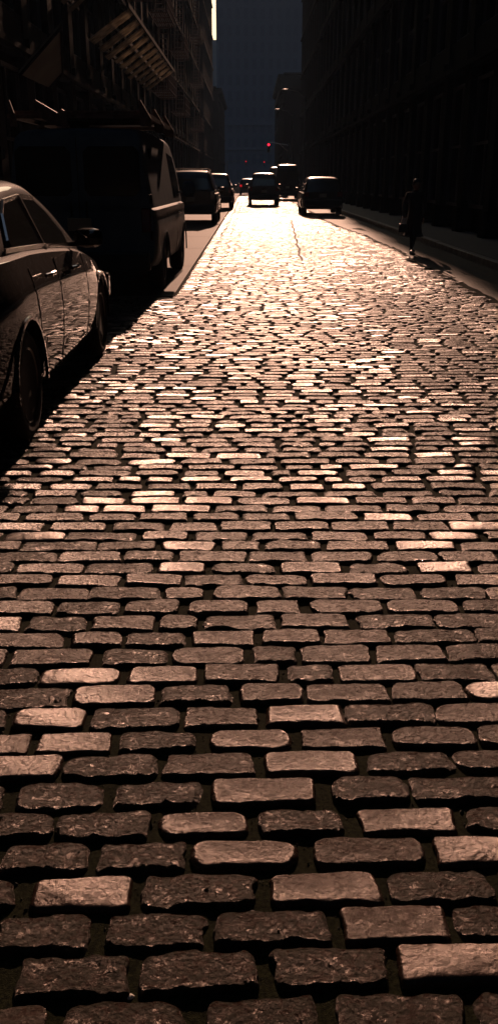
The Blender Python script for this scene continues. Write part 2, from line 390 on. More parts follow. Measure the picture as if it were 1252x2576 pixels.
# gritty bedding between the setts
def sheet(name,xs,ys,zf,m):
    X,Yg=np.meshgrid(xs,ys); Z=zf(X,Yg); V=np.stack([X,Yg,Z],-1).reshape(-1,3); nx=len(xs)
    f=[(j*nx+i,j*nx+i+1,(j+1)*nx+i+1,(j+1)*nx+i) for j in range(len(ys)-1) for i in range(nx-1)]
    me=bpy.data.meshes.new(name); me.from_pydata(V.tolist(),[],f); me.materials.append(m); me.shade_smooth()
    return tag(link(name,me),kind='structure')
ysb=np.concatenate([np.arange(-2,4.5,.03),np.arange(4.5,12,.1),np.arange(12,100,.6)])
xsb=np.concatenate([np.arange(-3.3,-1.6,.1),np.arange(-1.6,1.6,.03),np.arange(1.6,3.72,.1)])
sheet('road_bedding',xsb,ysb,lambda x,y: ground_wave(x,y)-.0140+.004*fbm(x*30,y*30,61,2),M['bed'])
ng=9000
gx=rng.uniform(-1.5,1.5,ng); gyy=rng.uniform(.9,4.6,ng); gs=rng.uniform(.0012,.0032,ng)*(1+1.2*(rng.random(ng)<.06))
o8=np.array([(1,0,0),(-1,0,0),(0,1,0),(0,-1,0),(0,0,1),(0,0,-1)],float)
rt=rng.uniform(0,6.28,ng); V=o8[None]*gs[:,None,None]*rng.uniform(.6,1.4,(ng,6,1)); c_,s__=np.cos(rt)[:,None],np.sin(rt)[:,None]
X=V[:,:,0]*c_-V[:,:,1]*s__+gx[:,None]; Yv=V[:,:,0]*s__+V[:,:,1]*c_+gyy[:,None]
Zv=V[:,:,2]*.8+(ground_wave(gx,gyy)-.0140+.004*fbm(gx*30,gyy*30,61,2)+gs*.3)[:,None]
gf=[];T8=[(0,2,4),(2,1,4),(1,3,4),(3,0,4),(2,0,5),(1,2,5),(3,1,5),(0,3,5)]
for i in range(ng): gf+=[(6*i+a,6*i+b_,6*i+c) for a,b_,c in T8]
me=bpy.data.meshes.new('grit'); me.from_pydata(np.stack([X,Yv,Zv],-1).reshape(-1,3).tolist(),[],gf)
me.materials.append(mat('grit_grains',(.06,.062,.035),.8,noise=(45,(.016,.018,.010)))); tag(link('grit',me),'loose sandy grit in the joints between the near stones','grit',kind='stuff')
sv_=[];n=60
for i in range(n+1):
    t=i/n; Yq=18.6+19*t; Xq=1.03+.62*t+.02*math.sin(Yq*2.1)+.012*math.sin(Yq*5.3); wq=.016+.014*abs(math.sin(Yq*1.7))
    for q in (-1,1): sv_.append((Xq+q*wq,Yq,float(ground_wave(np.array(Xq),np.array(Yq)))+.011))
me=bpy.data.meshes.new('tar_seam'); me.from_pydata(sv_,[],[(2*i,2*i+1,2*i+3,2*i+2) for i in range(n)]); me.materials.append(mat('tar',(.012,.010,.009),.8,spec=.1)); tag(link('tar_seam',me),kind='structure')
# smooth concrete parking lane on the left
lane=MB()
ysl=np.arange(LANE_Y0,100,4.6)
for i in range(len(ysl)-1):
    lane.box(-3.3,LANE_X-.012,ysl[i]+.012,ysl[i+1]-.012,-.12,.012)
o=lane.build('parking_lane',M['concrete'],bevel=.008); tag(o,kind='structure')
# patched gutter strip on the right
gy=np.arange(-2,100,.25); gv=[];gf=[]
for i,yy in enumerate(gy):
    a=float(gutter_x(yy)); a+= .02*math.sin(yy*7)
    for k in range(7):
        t=k/6; x=a+(4.42-a)*t
        gv.append((x,yy,.004-.028*t+.006*math.sin(yy*1.3+k)+(-.10 if k==0 else 0)))
for i in range(len(gy)-1):
    for k in range(6): gf.append((i*7+k,i*7+k+1,(i+1)*7+k+1,(i+1)*7+k))
me=bpy.data.meshes.new('gutter'); me.from_pydata(gv,[],gf); me.materials.append(M['asphalt']); me.shade_smooth(); tag(link('gutter',me),kind='structure')
# kerbs, pavements and the ground to the horizon
for nm,xa,xb,m in (('kerb',4.42,4.58,'kerb'),('kerb',-3.46,-3.31,'kerb')):
    k=MB(); y=-4
    ln=1.9
    while y<112: k.box(xa,xb,y+.006,min(y+ln,112)-.006,-.15,.115+random.uniform(-.008,.008)); y+=ln
    tag(k.build(nm,M[m],bevel=.012),kind='structure')
for nm,xa,xb in (('sidewalk',4.585,6.3),('sidewalk',-6.0,-3.465)):
    k=MB(); y=-4
    while y<112: k.box(xa,xb,y+.004,y+1.5-.004,-.1,.11); y+=1.5
    tag(k.build(nm,M['walk'],bevel=.004),kind='structure')
gr=MB(); gr.add([(-250,-100,-.16),(250,-100,-.16),(250,420,-.16),(-250,420,-.16)],[(0,1,2,3)]); tag(gr.build('ground',M['earth']),kind='structure')
fr=MB(); fr.add([(-30,96,-.02),(30,96,-.02),(30,330,-.02),(-30,330,-.02)],[(0,1,2,3)]); tag(fr.build('far_road',M['concrete']),kind='structure')
# ------------------------------------------------------------------ buildings
WINCACHE={}
def window_mesh(w,h,side):
    key=(round(w,2),round(h,2),side)
    if key in WINCACHE: return WINCACHE[key]
    b=MB(); t=.09; s=side
    def bx(a0,a1,z0,z1,x0,x1,mi): b.box(min(s*x0,s*x1),max(s*x0,s*x1),a0,a1,z0,z1,mi)
    bx(-w/2,w/2,-h/2,h/2,-.02,.02,1)
    bx(-w/2,-w/2+t,-h/2,h/2,.022,.10,0); bx(w/2-t,w/2,-h/2,h/2,.022,.10,0)
    bx(-w/2+t,w/2-t,h/2-t,h/2,.022,.10,0); bx(-w/2+t,w/2-t,-h/2,-h/2+t,.022,.10,0)
    bx(-w/2+t,w/2-t,-.035,.035,.022,.08,0); bx(-.03,.03,-h/2+t,-.035,.022,.07,0); bx(-.03,.03,.035,h/2-t,.022,.07,0)
    o=b.build('window',[M['frame'],M['pane']]); me=o.data; bpy.data.objects.remove(o); WINCACHE[key]=me; return me
def building(name,side,xf,y0,y1,h,wallm,label,bay=2.9,floor=3.9,ground=4.8,cornice=.55,group=None,fire=None):
    """side=+1: stands on the left, facade looks to +x;  -1: on the right"""
    root=empty(name,(xf,y0,0)); tag(root,label,'building',group)
    depth=14; rec=.32; L=y1-y0-.04; nb=max(2,int(L/bay)); bw=L/nb; pw=.62; s=side
    b=MB()
    def bx(xa,xb,ya,yb,za,zb): b.box(min(s*xa,s*xb),max(s*xa,s*xb),ya,yb,za,zb)
    bx(-depth,-rec,0,L,-.1,h)
    for i in range(nb+1):
        c=i*bw; a=max(0,c-pw/2); e=min(L,c+pw/2)
        bx(-rec+.002,0,a,e,-.1,h-.6)
        bx(.002,.10,a+.08,e-.08,-.1,.75); bx(.002,.12,a+.04,e-.04,ground-.35,ground-.05)
    z=ground; rows=[(0.75,ground-.7)]
    nf=int((h-1.2-ground)/floor); fl=(h-1.2-ground)/nf
    for k in range(nf+1):
        zz=ground+k*fl
        for i in range(nb):
            bx(-rec+.002,-.05,i*bw+pw/2+.001,(i+1)*bw-pw/2-.001,zz-.45,zz+.45)
        bx(.004,.16,0,L,zz-.42,zz-.30)
        if k<nf: rows.append((zz+.46,zz+fl-.46))
    bx(-rec+.002,.0,-.0,L,h-.6+.002,h-.25); bx(-rec,cornice,-.0,L,h-.248,h+.25); bx(-rec,cornice*.6,0,L,h-.45,h-.26)
    wall=b.build('wall',wallm,root)
    r=MB(); r.box(min(-s*depth,-s*rec),max(-s*depth,-s*rec),.2,L-.2,h+.252,h+.5); r.build('roof',M['canopyframe'],root)
    count=0
    for (za,zb) in rows:
        for i in range(nb):
            yc=i*bw+bw/2; dist=y0+yc
            if count>=95 or dist<14 or zb>.175*dist+6.5: continue
            o=link('window',window_mesh(bw-pw-.02,zb-za-.02,s),root,0,(s*(-rec+.03),yc,(za+zb)/2)); count+=1
    return root
XFL,XFR=-5.5,5.95
specs_l=[(-60,0,24,'brick_l','near brick loft building at the left edge, beside the camera'),
 (0,19,24,'cast_l','dark loft building on the left behind the sedan'),
 (19,38,25,'brick_l','dark brick building on the left with the small tilted canopy'),
 (38,59,27,'cast_l','tall dark left building carrying the long slatted canopy'),
 (59,82,26,'brick_l','reddish brick building on the left just past the slatted canopy'),
 (82,108,30,'cast_l','far left pilastered building between brick neighbours'),
 (121,153,27,'brick_l','farthest tall building on the left with the sky gap at its edge')]
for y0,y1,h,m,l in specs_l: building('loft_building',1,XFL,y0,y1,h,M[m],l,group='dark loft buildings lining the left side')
specs_r=[(-60,-2,30,'cast_r','near dark building on the right, beside the camera'),
 (-2,18,34,'brick_r','dark building on the right nearest the bottom corner of shade'),
 (18,40,38,'cast_r','black greenish building right behind the pedestrian'),
 (40,62,44,'brick_r','black brick building on the right beside the parked car with a sun glint'),
 (62,88,47,'cast_r','tall black building on the right beside the box truck'),
 (88,115,49,'brick_r','farthest tall building on the right, at the corner by the red signal')]
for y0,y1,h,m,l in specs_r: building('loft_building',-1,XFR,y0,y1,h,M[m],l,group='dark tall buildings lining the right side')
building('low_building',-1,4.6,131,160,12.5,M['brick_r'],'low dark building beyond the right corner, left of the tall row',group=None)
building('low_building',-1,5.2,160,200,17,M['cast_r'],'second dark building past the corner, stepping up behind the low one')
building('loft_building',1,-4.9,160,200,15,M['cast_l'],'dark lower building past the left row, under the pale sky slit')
building('loft_building',1,7,-80,-62,34,M['brick_l'],'unseen dark building added behind the camera to block the sky')  # added out of view to keep sky reflections off the cars' rear glass
# blue hazy high-rise closing the vista
tw=empty('tower_block',(0,300,0)); tag(tw,'blue grey high-rise closing the far end of the street','tower')
b=MB(); b.box(-9.6,46,0,30,-.1,66)
for i in range(24):
    x=-9.6+i*2.4; b.box(x,x+.7,-.5,-.003,-.1,66)
b.box(-9.7,46.1,-.8,-.503,17,18); b.box(-9.7,46.1,-.8,-.503,10,10.8)
b.build('wall',M['tower'],tw)
for k in range(14):
    r=MB()
    for i in range(23):
        x=-9.6+i*2.4; r.box(x+.95,x+2.15,-.12,-.02,k*4.4+1.6,k*4.4+4.4)
    r.build('window',M['towerwin'],tw)
lb=empty('distant_block',(-17.5,330,0)); tag(lb,'pale grey distant block glimpsed under the sky slit','building')
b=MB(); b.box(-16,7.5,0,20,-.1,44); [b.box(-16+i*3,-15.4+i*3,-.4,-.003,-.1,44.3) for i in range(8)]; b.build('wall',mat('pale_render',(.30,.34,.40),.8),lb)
r=MB(); [r.box(-15.1+i*3,-13.3+i*3,-.1,-.01,3+k*4,5.4+k*4) for i in range(7) for k in range(10)]; r.build('window',M['towerwin'],lb)
# ------------------------------------------------------------------ canopies on the left
def canopy(name,label,xin,zin,xout,zout,y0,y1,slats,m):
    root=empty(name,(xin,y0,zin)); tag(root,label,'canopy')
    dx,dz=xout-xin,zout-zin; L=y1-y0
    if slats:
        n=slats; nrm=Vector((-dz,0,dx)).normalized()
        for i in range(n):
            ya=L*(i/n)**.93; yb=L*((i+1)/n)**.93; w=(yb-ya)*random.uniform(.50,.66)
            b=MB(); j=random.uniform(-.06,.06); yc=ya+w/2; K=8
            vs=[]
            for side_ in (0,1):
                for e in range(K+1):
                    t=e/K+(j if e==0 else 0); 
                    wob=random.uniform(-.05,.05)
                    for q in (0,1):
                        yy=ya+q*w+wob*(1 if q else .5)
                        p=Vector((dx*t,yy,dz*t))+nrm*(.05*side_)+nrm*(.02 if q else -.02); vs.append(p)
            fs=[]; o=2*(K+1)
            for e in range(K):
                a=e*2; fs+=[(a,a+1,a+3,a+2),(o+a,o+a+2,o+a+3,o+a+1),(a,a+2,o+a+2,o+a),(a+1,o+a+1,o+a+3,a+3)]
            fs+=[(0,o,o+1,1),(2*K,2*K+1,o+2*K+1,o+2*K)]
            b.add(vs,fs); b.build('slat',m,root)
        b=MB()
        for t in (.03,.5,.97): b.bar((dx*t,0,dz*t+.16),(dx*t,L,dz*t+.16),.10,.14)
        b.build('beam',M['canopyframe'],root)
    else:
        q=.37; b=MB(); b.add([(0,0,0),(dx,0,dz),(dx*q,L,dz*q),(0,L,0),(0,0,.05),(dx,0,dz+.05),(dx*q,L,dz*q+.05),(0,L,.05)],[(0,1,2,3),(7,6,5,4),(0,4,5,1),(1,5,6,2),(2,6,7,3),(3,7,4,0)]); b.build('panel',m,root)
        b=MB(); b.bar((0,.05,-.04),(dx,.05,dz-.04),.06); b.bar((0,L-.05,-.04),(dx*q,L-.05,dz*q-.04),.06); b.bar((dx,0,dz-.02),(dx*q,L,dz*q-.02),.05,.07); b.build('frame',M['canopyframe'],root)
    b=MB()
    for yy in ((.3,L/2,L-.3) if slats>5 else ()): b.tube((0.02,yy,1.6),(dx*.95,yy,dz+.1),.012,n=8)
    if slats>5: b.build('tie_rod',M['canopyframe'],root)
    return root
canopy('slatted_canopy','long tilted canopy of weathered pale slats on the left facade',-5.42,5.9,-4.0,6.85,34.4,54.3,11,M['canopy'])
canopy('small_canopy','plain tilted canopy board at upper left, above the van',-5.42,3.85,-4.36,4.87,23.8,27.3,0,M['board'])
# a third one, just cut by the top edge
canopy('awning_frame','narrow ribbed awning cut by the top edge of the picture',-5.42,6.4,-4.5,7.1,28.5,32.5,3,M['board'])
# ------------------------------------------------------------------ fire escapes
def fire_escape(y,zs,label,L=5.2,out=1.05):
    root=empty('fire_escape',(XFL,y,0)); tag(root,label,'fire escape','rusty fire escapes on the left facades')
    for k,z in enumerate(zs):
        b=MB()
        for i in range(9): b.bar((.05+i*out/9,0,z),(.05+i*out/9,L,z),.05,.03)
        for i in range(4): b.bar((.14,i*L/3,z-.06),(out+.05,i*L/3,z-.06),.05,.05)
        b.build('platform',M['iron'],root)
        b=MB()
        for hh_ in (.95,.5,.08): 
            b.bar((out,0,z+hh_),(out,L,z+hh_),.035); b.bar((.14,.02,z+hh_),(out-.02,.02,z+hh_),.03); b.bar((.14,L-.02,z+hh_),(out-.02,L-.02,z+hh_),.03)
        n=int(L/.16)
        for i in range(n+1): b.bar((out,i*L/n,z+.02),(out,i*L/n,z+.94),.022)
        for i in range(6): b.bar((.2+i*.15,.02,z+.02),(.2+i*.15,.02,z+.94),.022)
        b.build('railing',M['iron'],root)
        if k<len(zs)-1:
            z2=zs[k+1]; b=MB(); ya,yb=.9,L-1.2
            for xx in (.3,.82): b.bar((xx,ya,z),(xx,yb,z2),.04,.14)
            for i in range(1,13): t=i/13; b.box(.32,.80,ya+(yb-ya)*t-.10,ya+(yb-ya)*t+.10,z+(z2-z)*t-.012,z+(z2-z)*t+.012)
            b.build('stair',M['iron'],root)
    b=MB()
    for xx in (.72,.98): b.bar((xx,.25,zs[0]-2.2),(xx,.25,zs[0]+.9),.03)
    for i in range(8): b.bar((.72,.25,zs[0]-2.1+i*.3),(.98,.25,zs[0]-2.1+i*.3),.022)
    b.build('ladder',M['iron'],root)
    return root
fire_escape(56,[6.2,10.1,14],'rusty fire escape just beyond the slatted canopy')
fire_escape(41,[9.2,13.1],'rusty fire escape above the slatted canopy, at the top edge',L=6)
fire_escape(70,[6,9.9,13.8],'rusty fire escape on the reddish brick building')
fire_escape(93,[6,9.9,13.8,17.7],'farthest fire escape on the left, near the sky slit')
# ------------------------------------------------------------------ vehicles
def interp(pts,y):
    xs=[p[0] for p in pts]; zs=[p[1] for p in pts]
    if y<=xs[0]: return zs[0]
    if y>=xs[-1]: return zs[-1]
    for i in range(len(xs)-1):
        if y<=xs[i+1]:
            t=(y-xs[i])/(xs[i+1]-xs[i]); 
            m0=((zs[i+1]-zs[i-1])/(xs[i+1]-xs[i-1]) if i>0 else (zs[i+1]-zs[i])/(xs[i+1]-xs[i]))
            m1=((zs[i+2]-zs[i])/(xs[i+2]-xs[i]) if i<len(xs)-2 else (zs[i+1]-zs[i])/(xs[i+1]-xs[i]))
            d_=xs[i+1]-xs[i]
            s0=(zs[i+1]-zs[i])/d_
            if s0==0: m0=m1=0
            else:
                m0=0 if m0*s0<0 else math.copysign(min(abs(m0),3*abs(s0)),s0); m1=0 if m1*s0<0 else math.copysign(min(abs(m1),3*abs(s0)),s0)
            t2=t*t;t3=t2*t
            return (2*t3-3*t2+1)*zs[i]+(t3-2*t2+t)*d_*m0+(-2*t3+3*t2)*zs[i+1]+(t3-t2)*d_*m1
def loft(rings,name,m,parent=None):
    """closed rings of equal count -> capped solid"""
    n=len(rings[0]); vs=[p for r in rings for p in r]; fs=[]
    for j in range(len(rings)-1):
        fs+=[(j*n+i,j*n+(i+1)%n,(j+1)*n+(i+1)%n,(j+1)*n+i) for i in range(n)]
    fs+=[tuple(range(n))[::-1],tuple(range((len(rings)-1)*n,len(rings)*n))]
    b=MB(); b.add(vs,fs); return b.build(name,m,parent,smooth=True)
def wheel(root,x,y,r,out,spokes=7,style='alloy',w=.22):
    """out=+1: outer face looks to +x"""
    wr=empty('wheel',(x,y,r)); wr.parent=root
    b=MB(); s=out
    prof=[(-w/2,r*.66),(-w/2,r*.90),(-w/2+.02,r*.97),(-w*.25,r),(w*.25,r),(w/2-.02,r*.97),(w/2,r*.90),(w/2+.006,r*.80),(w/2-.012,r*.68)]
    b.lathe_x((0,0,0),[(s*a,c) for a,c in prof],36); b.build('tyre',M['rubber'],wr,smooth=True)
    b=MB(); R=r*.68
    # barrel ring
    n=40
    ring=[(w/2-.012,R),(w/2-.004,R*.985),(w/2-.014,R*.93),(-.02,R*.90),(-.04,R*.90),(-.04,R)]
    vs=[];k=len(ring)
    for a,c in ring: vs+=[(s*a,c*math.cos(2*PI*i/n),c*math.sin(2*PI*i/n)) for i in range(n)]
    fs=[]
    for j in range(k): 
        j2=(j+1)%k; fs+=[(j*n+i,j*n+(i+1)%n,j2*n+(i+1)%n,j2*n+i) for i in range(n)]
    b.add(vs,fs)
    b.lathe_x((0,0,0),[(s*(w/2-.075),R*.23),(s*(w/2-.03),R*.22),(s*(w/2-.02),R*.15),(s*(w/2-.02),.001)],20)
    for q in range(spokes):
        t=2*PI*q/spokes
        for dt in ((-.13,.13) if style=='alloy' else (0,)):
            a0,a1=t+dt*.4,t+dt
            def P(rad,ang,off,ww): 
                return [(s*(w/2-off),rad*math.cos(ang)-ww*math.sin(ang),rad*math.sin(ang)+ww*math.cos(ang)),(s*(w/2-off),rad*math.cos(ang)+ww*math.sin(ang),rad*math.sin(ang)-ww*math.cos(ang))]
            w0,w1=(.017,.012) if style=='alloy' else (.035,.02)
            v=P(R*.18,a0,.030,w0)+P(R*.6,(a0+a1)/2,.022,w0*.9)+P(R*.95,a1,.018,w1)+P(R*.18,a0,.065,w0)+P(R*.6,(a0+a1)/2,.055,w0*.9)+P(R*.95,a1,.05,w1)
            b.add(v,[(0,1,3,2),(2,3,5,4),(6,8,9,7),(8,10,11,9),(0,2,8,6),(2,4,10,8),(1,7,9,3),(3,9,11,5),(4,5,11,10),(0,6,7,1)])
    b.build('rim',M['rim'],wr,smooth=True)
    b=MB(); b.lathe_x((0,0,0),[(s*-.03,R*.89),(s*-.012,R*.89)],24); b.build('brake_disc',M['blackp'],wr)
    return wr
def vehicle(name,label,cat,loc,rz,sp,group=None):
    """local frame: rear bumper at y=0, nose at y=L, centred on x"""
    root=empty(name,loc,rz); tag(root,label,cat,group)
    sh=sp.get('sh',.885); L,W=sp['L'],sp['W']; hw=W/2; m=sp['paint']
    rings=[]; N=sp.get('n',56)
    ys=[L*i/N for i in range(N+1)]
    plan=sp['plan']; belt=sp['belt']; deck=sp['deck']; sill=sp['sill']
    for y in ys:
        w=interp(plan,y)*hw; zb=interp(sill,y); zs=interp(belt,y); zd=interp(deck,y); zs=min(zs,zd-.0)
        hgt=zs-zb
        prof=[(.0,zb),(w*.80,zb),(w*.915,zb+.03),(w*.965,zb+.12*hgt+.02),(w*.985,zb+.30*hgt),(w*.996,zb+.52*hgt),(w*(.988 if sh<.9 else 1),zb+.70*hgt),(w*(.972 if sh<.9 else .99),zb+.80*hgt),(w*(.952 if sh<.9 else .975),zb+.88*hgt),(w*(sh+.045),zs-.025),(w*sh,zs),(w*.62,zd+.012*0+ (zd-zs)*.0),(0,zd+.012)]
        prof[11]=(w*.6,zs+(zd-zs)*.9)
        half=[(x,y,z) for x,z in prof]; other=[(-x,y,z) for x,z in prof[-2:0:-1]]
        rings.append(half+other)
    body=loft(rings,'body',m,root)
    r=sp['r']
    for wy in sp['wheels']:
        cb=MB(); cb.lathe_x((0,wy,r+.01),[(-hw-.1,r*1.13),(-hw+.30,r*1.13)],40); cb.lathe_x((0,wy,r+.01),[(hw-.30,r*1.13),(hw+.1,r*1.13)],40)
        c=cb.build('cutter',m); md=body.modifiers.new('b','BOOLEAN'); md.operation='DIFFERENCE'; md.object=c; md.solver='EXACT'
        c.parent=root
        applied(body); bpy.data.objects.remove(c)
    body.data.shade_smooth(); body.data.set_sharp_from_angle(angle=math.radians(32))
    # wheel-arch lips
    for wy in sp['wheels']:
        for s in (1,-1):
            b=MB(); n=22; vs=[]
            wl=interp(plan,wy)*hw
            for i in range(n+1):
                t=-.12+(PI+.24)*i/n
                for rad,xx in ((r*1.13,wl*.985),(r*1.13,wl*1.004),(r*1.19,wl*1.002),(r*1.22,wl*.975)):
                    vs.append((s*xx,wy+rad*math.cos(t),r+.01+rad*math.sin(t)))
            fs=[]
            for i in range(n):
                for k in range(3): fs.append((i*4+k,i*4+k+1,i*4+k+5,i*4+k+4))
            b.add(vs,fs); b.build('arch_lip',m,root,smooth=True)
    # cabin
    roof=sp['roof']; ya,yb=roof[0][0],roof[-1][0]; tum=sp['tumble']; N2=44; rings=[]
    bw=lambda y: interp(plan,y)*hw*sh
    def sidex(y,z): 
        zs=interp(belt,y); return bw(y)-(max(0,z-zs))*tum
    for i in range(N2+1):
        y=ya+(yb-ya)*i/N2; zt=interp(roof,y); zs=min(interp(belt,y),zt)-.03; hgt=max(zt-zs,.012)
        prof=[(0,zs),(bw(y),zs)]
        rr=min(.11,hgt*.45)
        for q in range(1,5): zz=zs+(hgt-rr)*q/4; prof.append((sidex(y,zz),zz))
        xe=sidex(y,zt-rr)
        for a in (25,50,72,90): prof.append((xe-rr*1.5*(1-math.cos(math.radians(a))),zt-rr+rr*math.sin(math.radians(a))-.012*0))
        prof.append((xe*.5,zt+.012)); prof.append((0,zt+.02))
        rings.append([(x,y,z) for x,z in prof]+[(-x,y,z) for x,z in prof[-2:0:-1]])
    loft(rings,'cabin',m,root)
    # side windows on the cabin skin
    for poly in sp['side_windows']:
        for s in (1,-1):
            b=MB(); vs=[(s*(sidex(y,z)+.004),y,z) for y,z in poly]; vi=[(s*(sidex(y,z)-.01),y,z) for y,z in poly]; n=len(poly)
            b.add(vs+vi,[tuple(range(n)),tuple(range(n,2*n))[::-1]]+[(i,(i+1)%n,n+(i+1)%n,n+i) for i in range(n)]); b.build('side_window',M['glass'],root)
    if sp.get('chrome'):
        for s in (1,-1):
            for (p,q) in sp['chrome']:
                b=MB(); b.bar((s*(sidex(*p)+.008),p[0],p[1]),(s*(sidex(*q)+.008),q[0],q[1]),.014,.026); b.build('window_trim',M['chrome'],root)
    # glass strips front and rear on the roof line
    for (y0,y1,wd) in sp['screens']:
        b=MB(); vs=[]; K=10
        dz=interp(roof,y1)-interp(roof,y0); nrm=Vector((0,-dz,(y1-y0))).normalized()
        for i in range(K+1):
            y=y0+(y1-y0)*i/K; zt=interp(roof,y)
            for t in (-1,-.5,0,.5,1):
                x=t*(sidex(y,zt)-wd)
                vs.append(Vector((x,y,zt+.012+(1-abs(t))*.010))+nrm*.006)
        fs=[(i*5+k,i*5+k+1,(i+1)*5+k+1,(i+1)*5+k) for i in range(K) for k in range(4)]
        b.add(vs,fs); b.build('windscreen' if y0>L/2 else 'rear_window',M['glass'],root,smooth=True)
    if sp.get('rear_glass'):
        for x0,x1,z0,z1 in sp['rear_glass']:
            b=MB(); c=.07
            ry=lambda z: sp['reary'](z)-.012
            pts=[(x0+c,z0),(x1-c,z0),(x1,z0+c),(x1,z1-c),(x1-c,z1),(x0+c,z1),(x0,z1-c),(x0,z0+c)]
            b.add([(x,ry(z),z) for x,z in pts]+[(x,ry(z)+.03,z) for x,z in pts],[tuple(range(8)),tuple(range(8,16))[::-1]]+[(i,(i+1)%8,8+(i+1)%8,8+i) for i in range(8)])
            b.build('rear_window',M['glass'],root,bevel=.006)
    tz=sp['tail']   # x0,x1,z0,z1
    for s in (1,-1):
        b=MB(); x0,x1=sorted((s*tz[0],s*tz[1])); b.box(x0,x1,-.018,.05,tz[2],tz[3]); b.build('tail_light',sp.get('tailmat',M['lamp']),root,bevel=.015)
        b=MB(); x0,x1=sorted((s*hw*.50,s*hw*.86)); b.box(x0,x1,L-.20,L+.0,interp(belt,L-.3)-.20,interp(belt,L-.3)-.06); b.build('headlight',M['chrome'],root,bevel=.02)
    b=MB(); bz=sp['bumper']; 
    for yy in (-.07,L-.06):
        b=MB(); b.box(-hw*.90,hw*.90,yy,yy+.14,bz-.12,bz+.12); b.build('bumper',sp.get('bumper_mat',m),root,bevel=.03)
    b=MB(); b.box(-.155,.155,-.085,-.07,sp['plate']-.08,sp['plate']+.08); b.build('licence_plate',M['plate'],root,bevel=.004)
    for wy in sp['wheels']:
        for s in (1,-1): wheel(root,s*(hw-.125-sp.get('track',0)),wy,r,s,style=sp.get('rim','alloy'),spokes=sp.get('spokes',7))
    # mirrors
    my,mz=sp['mirror']
    for s in (1,-1):
        mr_=MB(); x=sidex(my,mz)*s
        cx,cz=x+s*.17,mz+.05; vs=[];n=14; rr=[(-.07,.2),(-.055,.72),(-.01,1),(.04,.92),(.085,.6),(.11,.2)]
        for dy,k in rr:
            for i in range(n):
                t=2*PI*i/n; sx_=abs(math.cos(t))**.7*math.copysign(1,math.cos(t)); sz_=abs(math.sin(t))**.7*math.copysign(1,math.sin(t))
                vs.append((cx+sx_*.115*k*sp.get('mirs',1),my+dy,cz+sz_*.075*k*sp.get('mirs',1)*sp.get('mirh',1)))
        fs=[]
        for j in range(len(rr)-1): fs+=[(j*n+i,j*n+(i+1)%n,(j+1)*n+(i+1)%n,(j+1)*n+i) for i in range(n)]
        fs+=[tuple(range(n))[::-1],tuple(range((len(rr)-1)*n,len(rr)*n))]
        mr_.add(vs,fs); mr_.bar((x-s*.02,my+.01,mz),(cx,my+.01,cz-.04),.05,.035)
        mr_.build('side_mirror',m,root,smooth=True)
    # door seams, handles
    for (hy,hz) in sp.get('handles',[]):
        for s in (1,-1):
            w=interp(plan,hy)*hw; b=MB()
            b.tube((s*(w+.006),hy-.10,hz),(s*(w+.030),hy-.06,hz+.004),.014,n=8); b.tube((s*(w+.030),hy-.06,hz+.004),(s*(w+.030),hy+.06,hz+.004),.015,n=8); b.tube((s*(w+.030),hy+.06,hz+.004),(s*(w+.006),hy+.10,hz),.014,n=8)
            b.build('door_handle',M['chrome'],root,smooth=True)
    for (y0,z0,y1,z1) in sp.get('seams',[]):
        for s in (1,-1):
            b=MB(); K=8
            def bodyx(y,z):
                w=interp(plan,y)*hw; zb=interp(sill,y); zs=interp(belt,y); f=(z-zb)/(zs-zb)
                return w*interp([(0,.93),(.12,.965),(.3,.985),(.52,.996),(.7,.988),(.8,.972),(.88,.952),(.97,.93),(1,.885)],f)
            for i in range(K):
                ta,tb=i/K,(i+1)/K; ya_,za=y0+(y1-y0)*ta,z0+(z1-z0)*ta; yb_,zb_=y0+(y1-y0)*tb,z0+(z1-z0)*tb
                b.bar((s*bodyx(ya_,za),ya_,za),(s*bodyx(yb_,zb_),yb_,zb_),.005,.005)
            b.build('door_seam',M['blackp'],root)
    return root
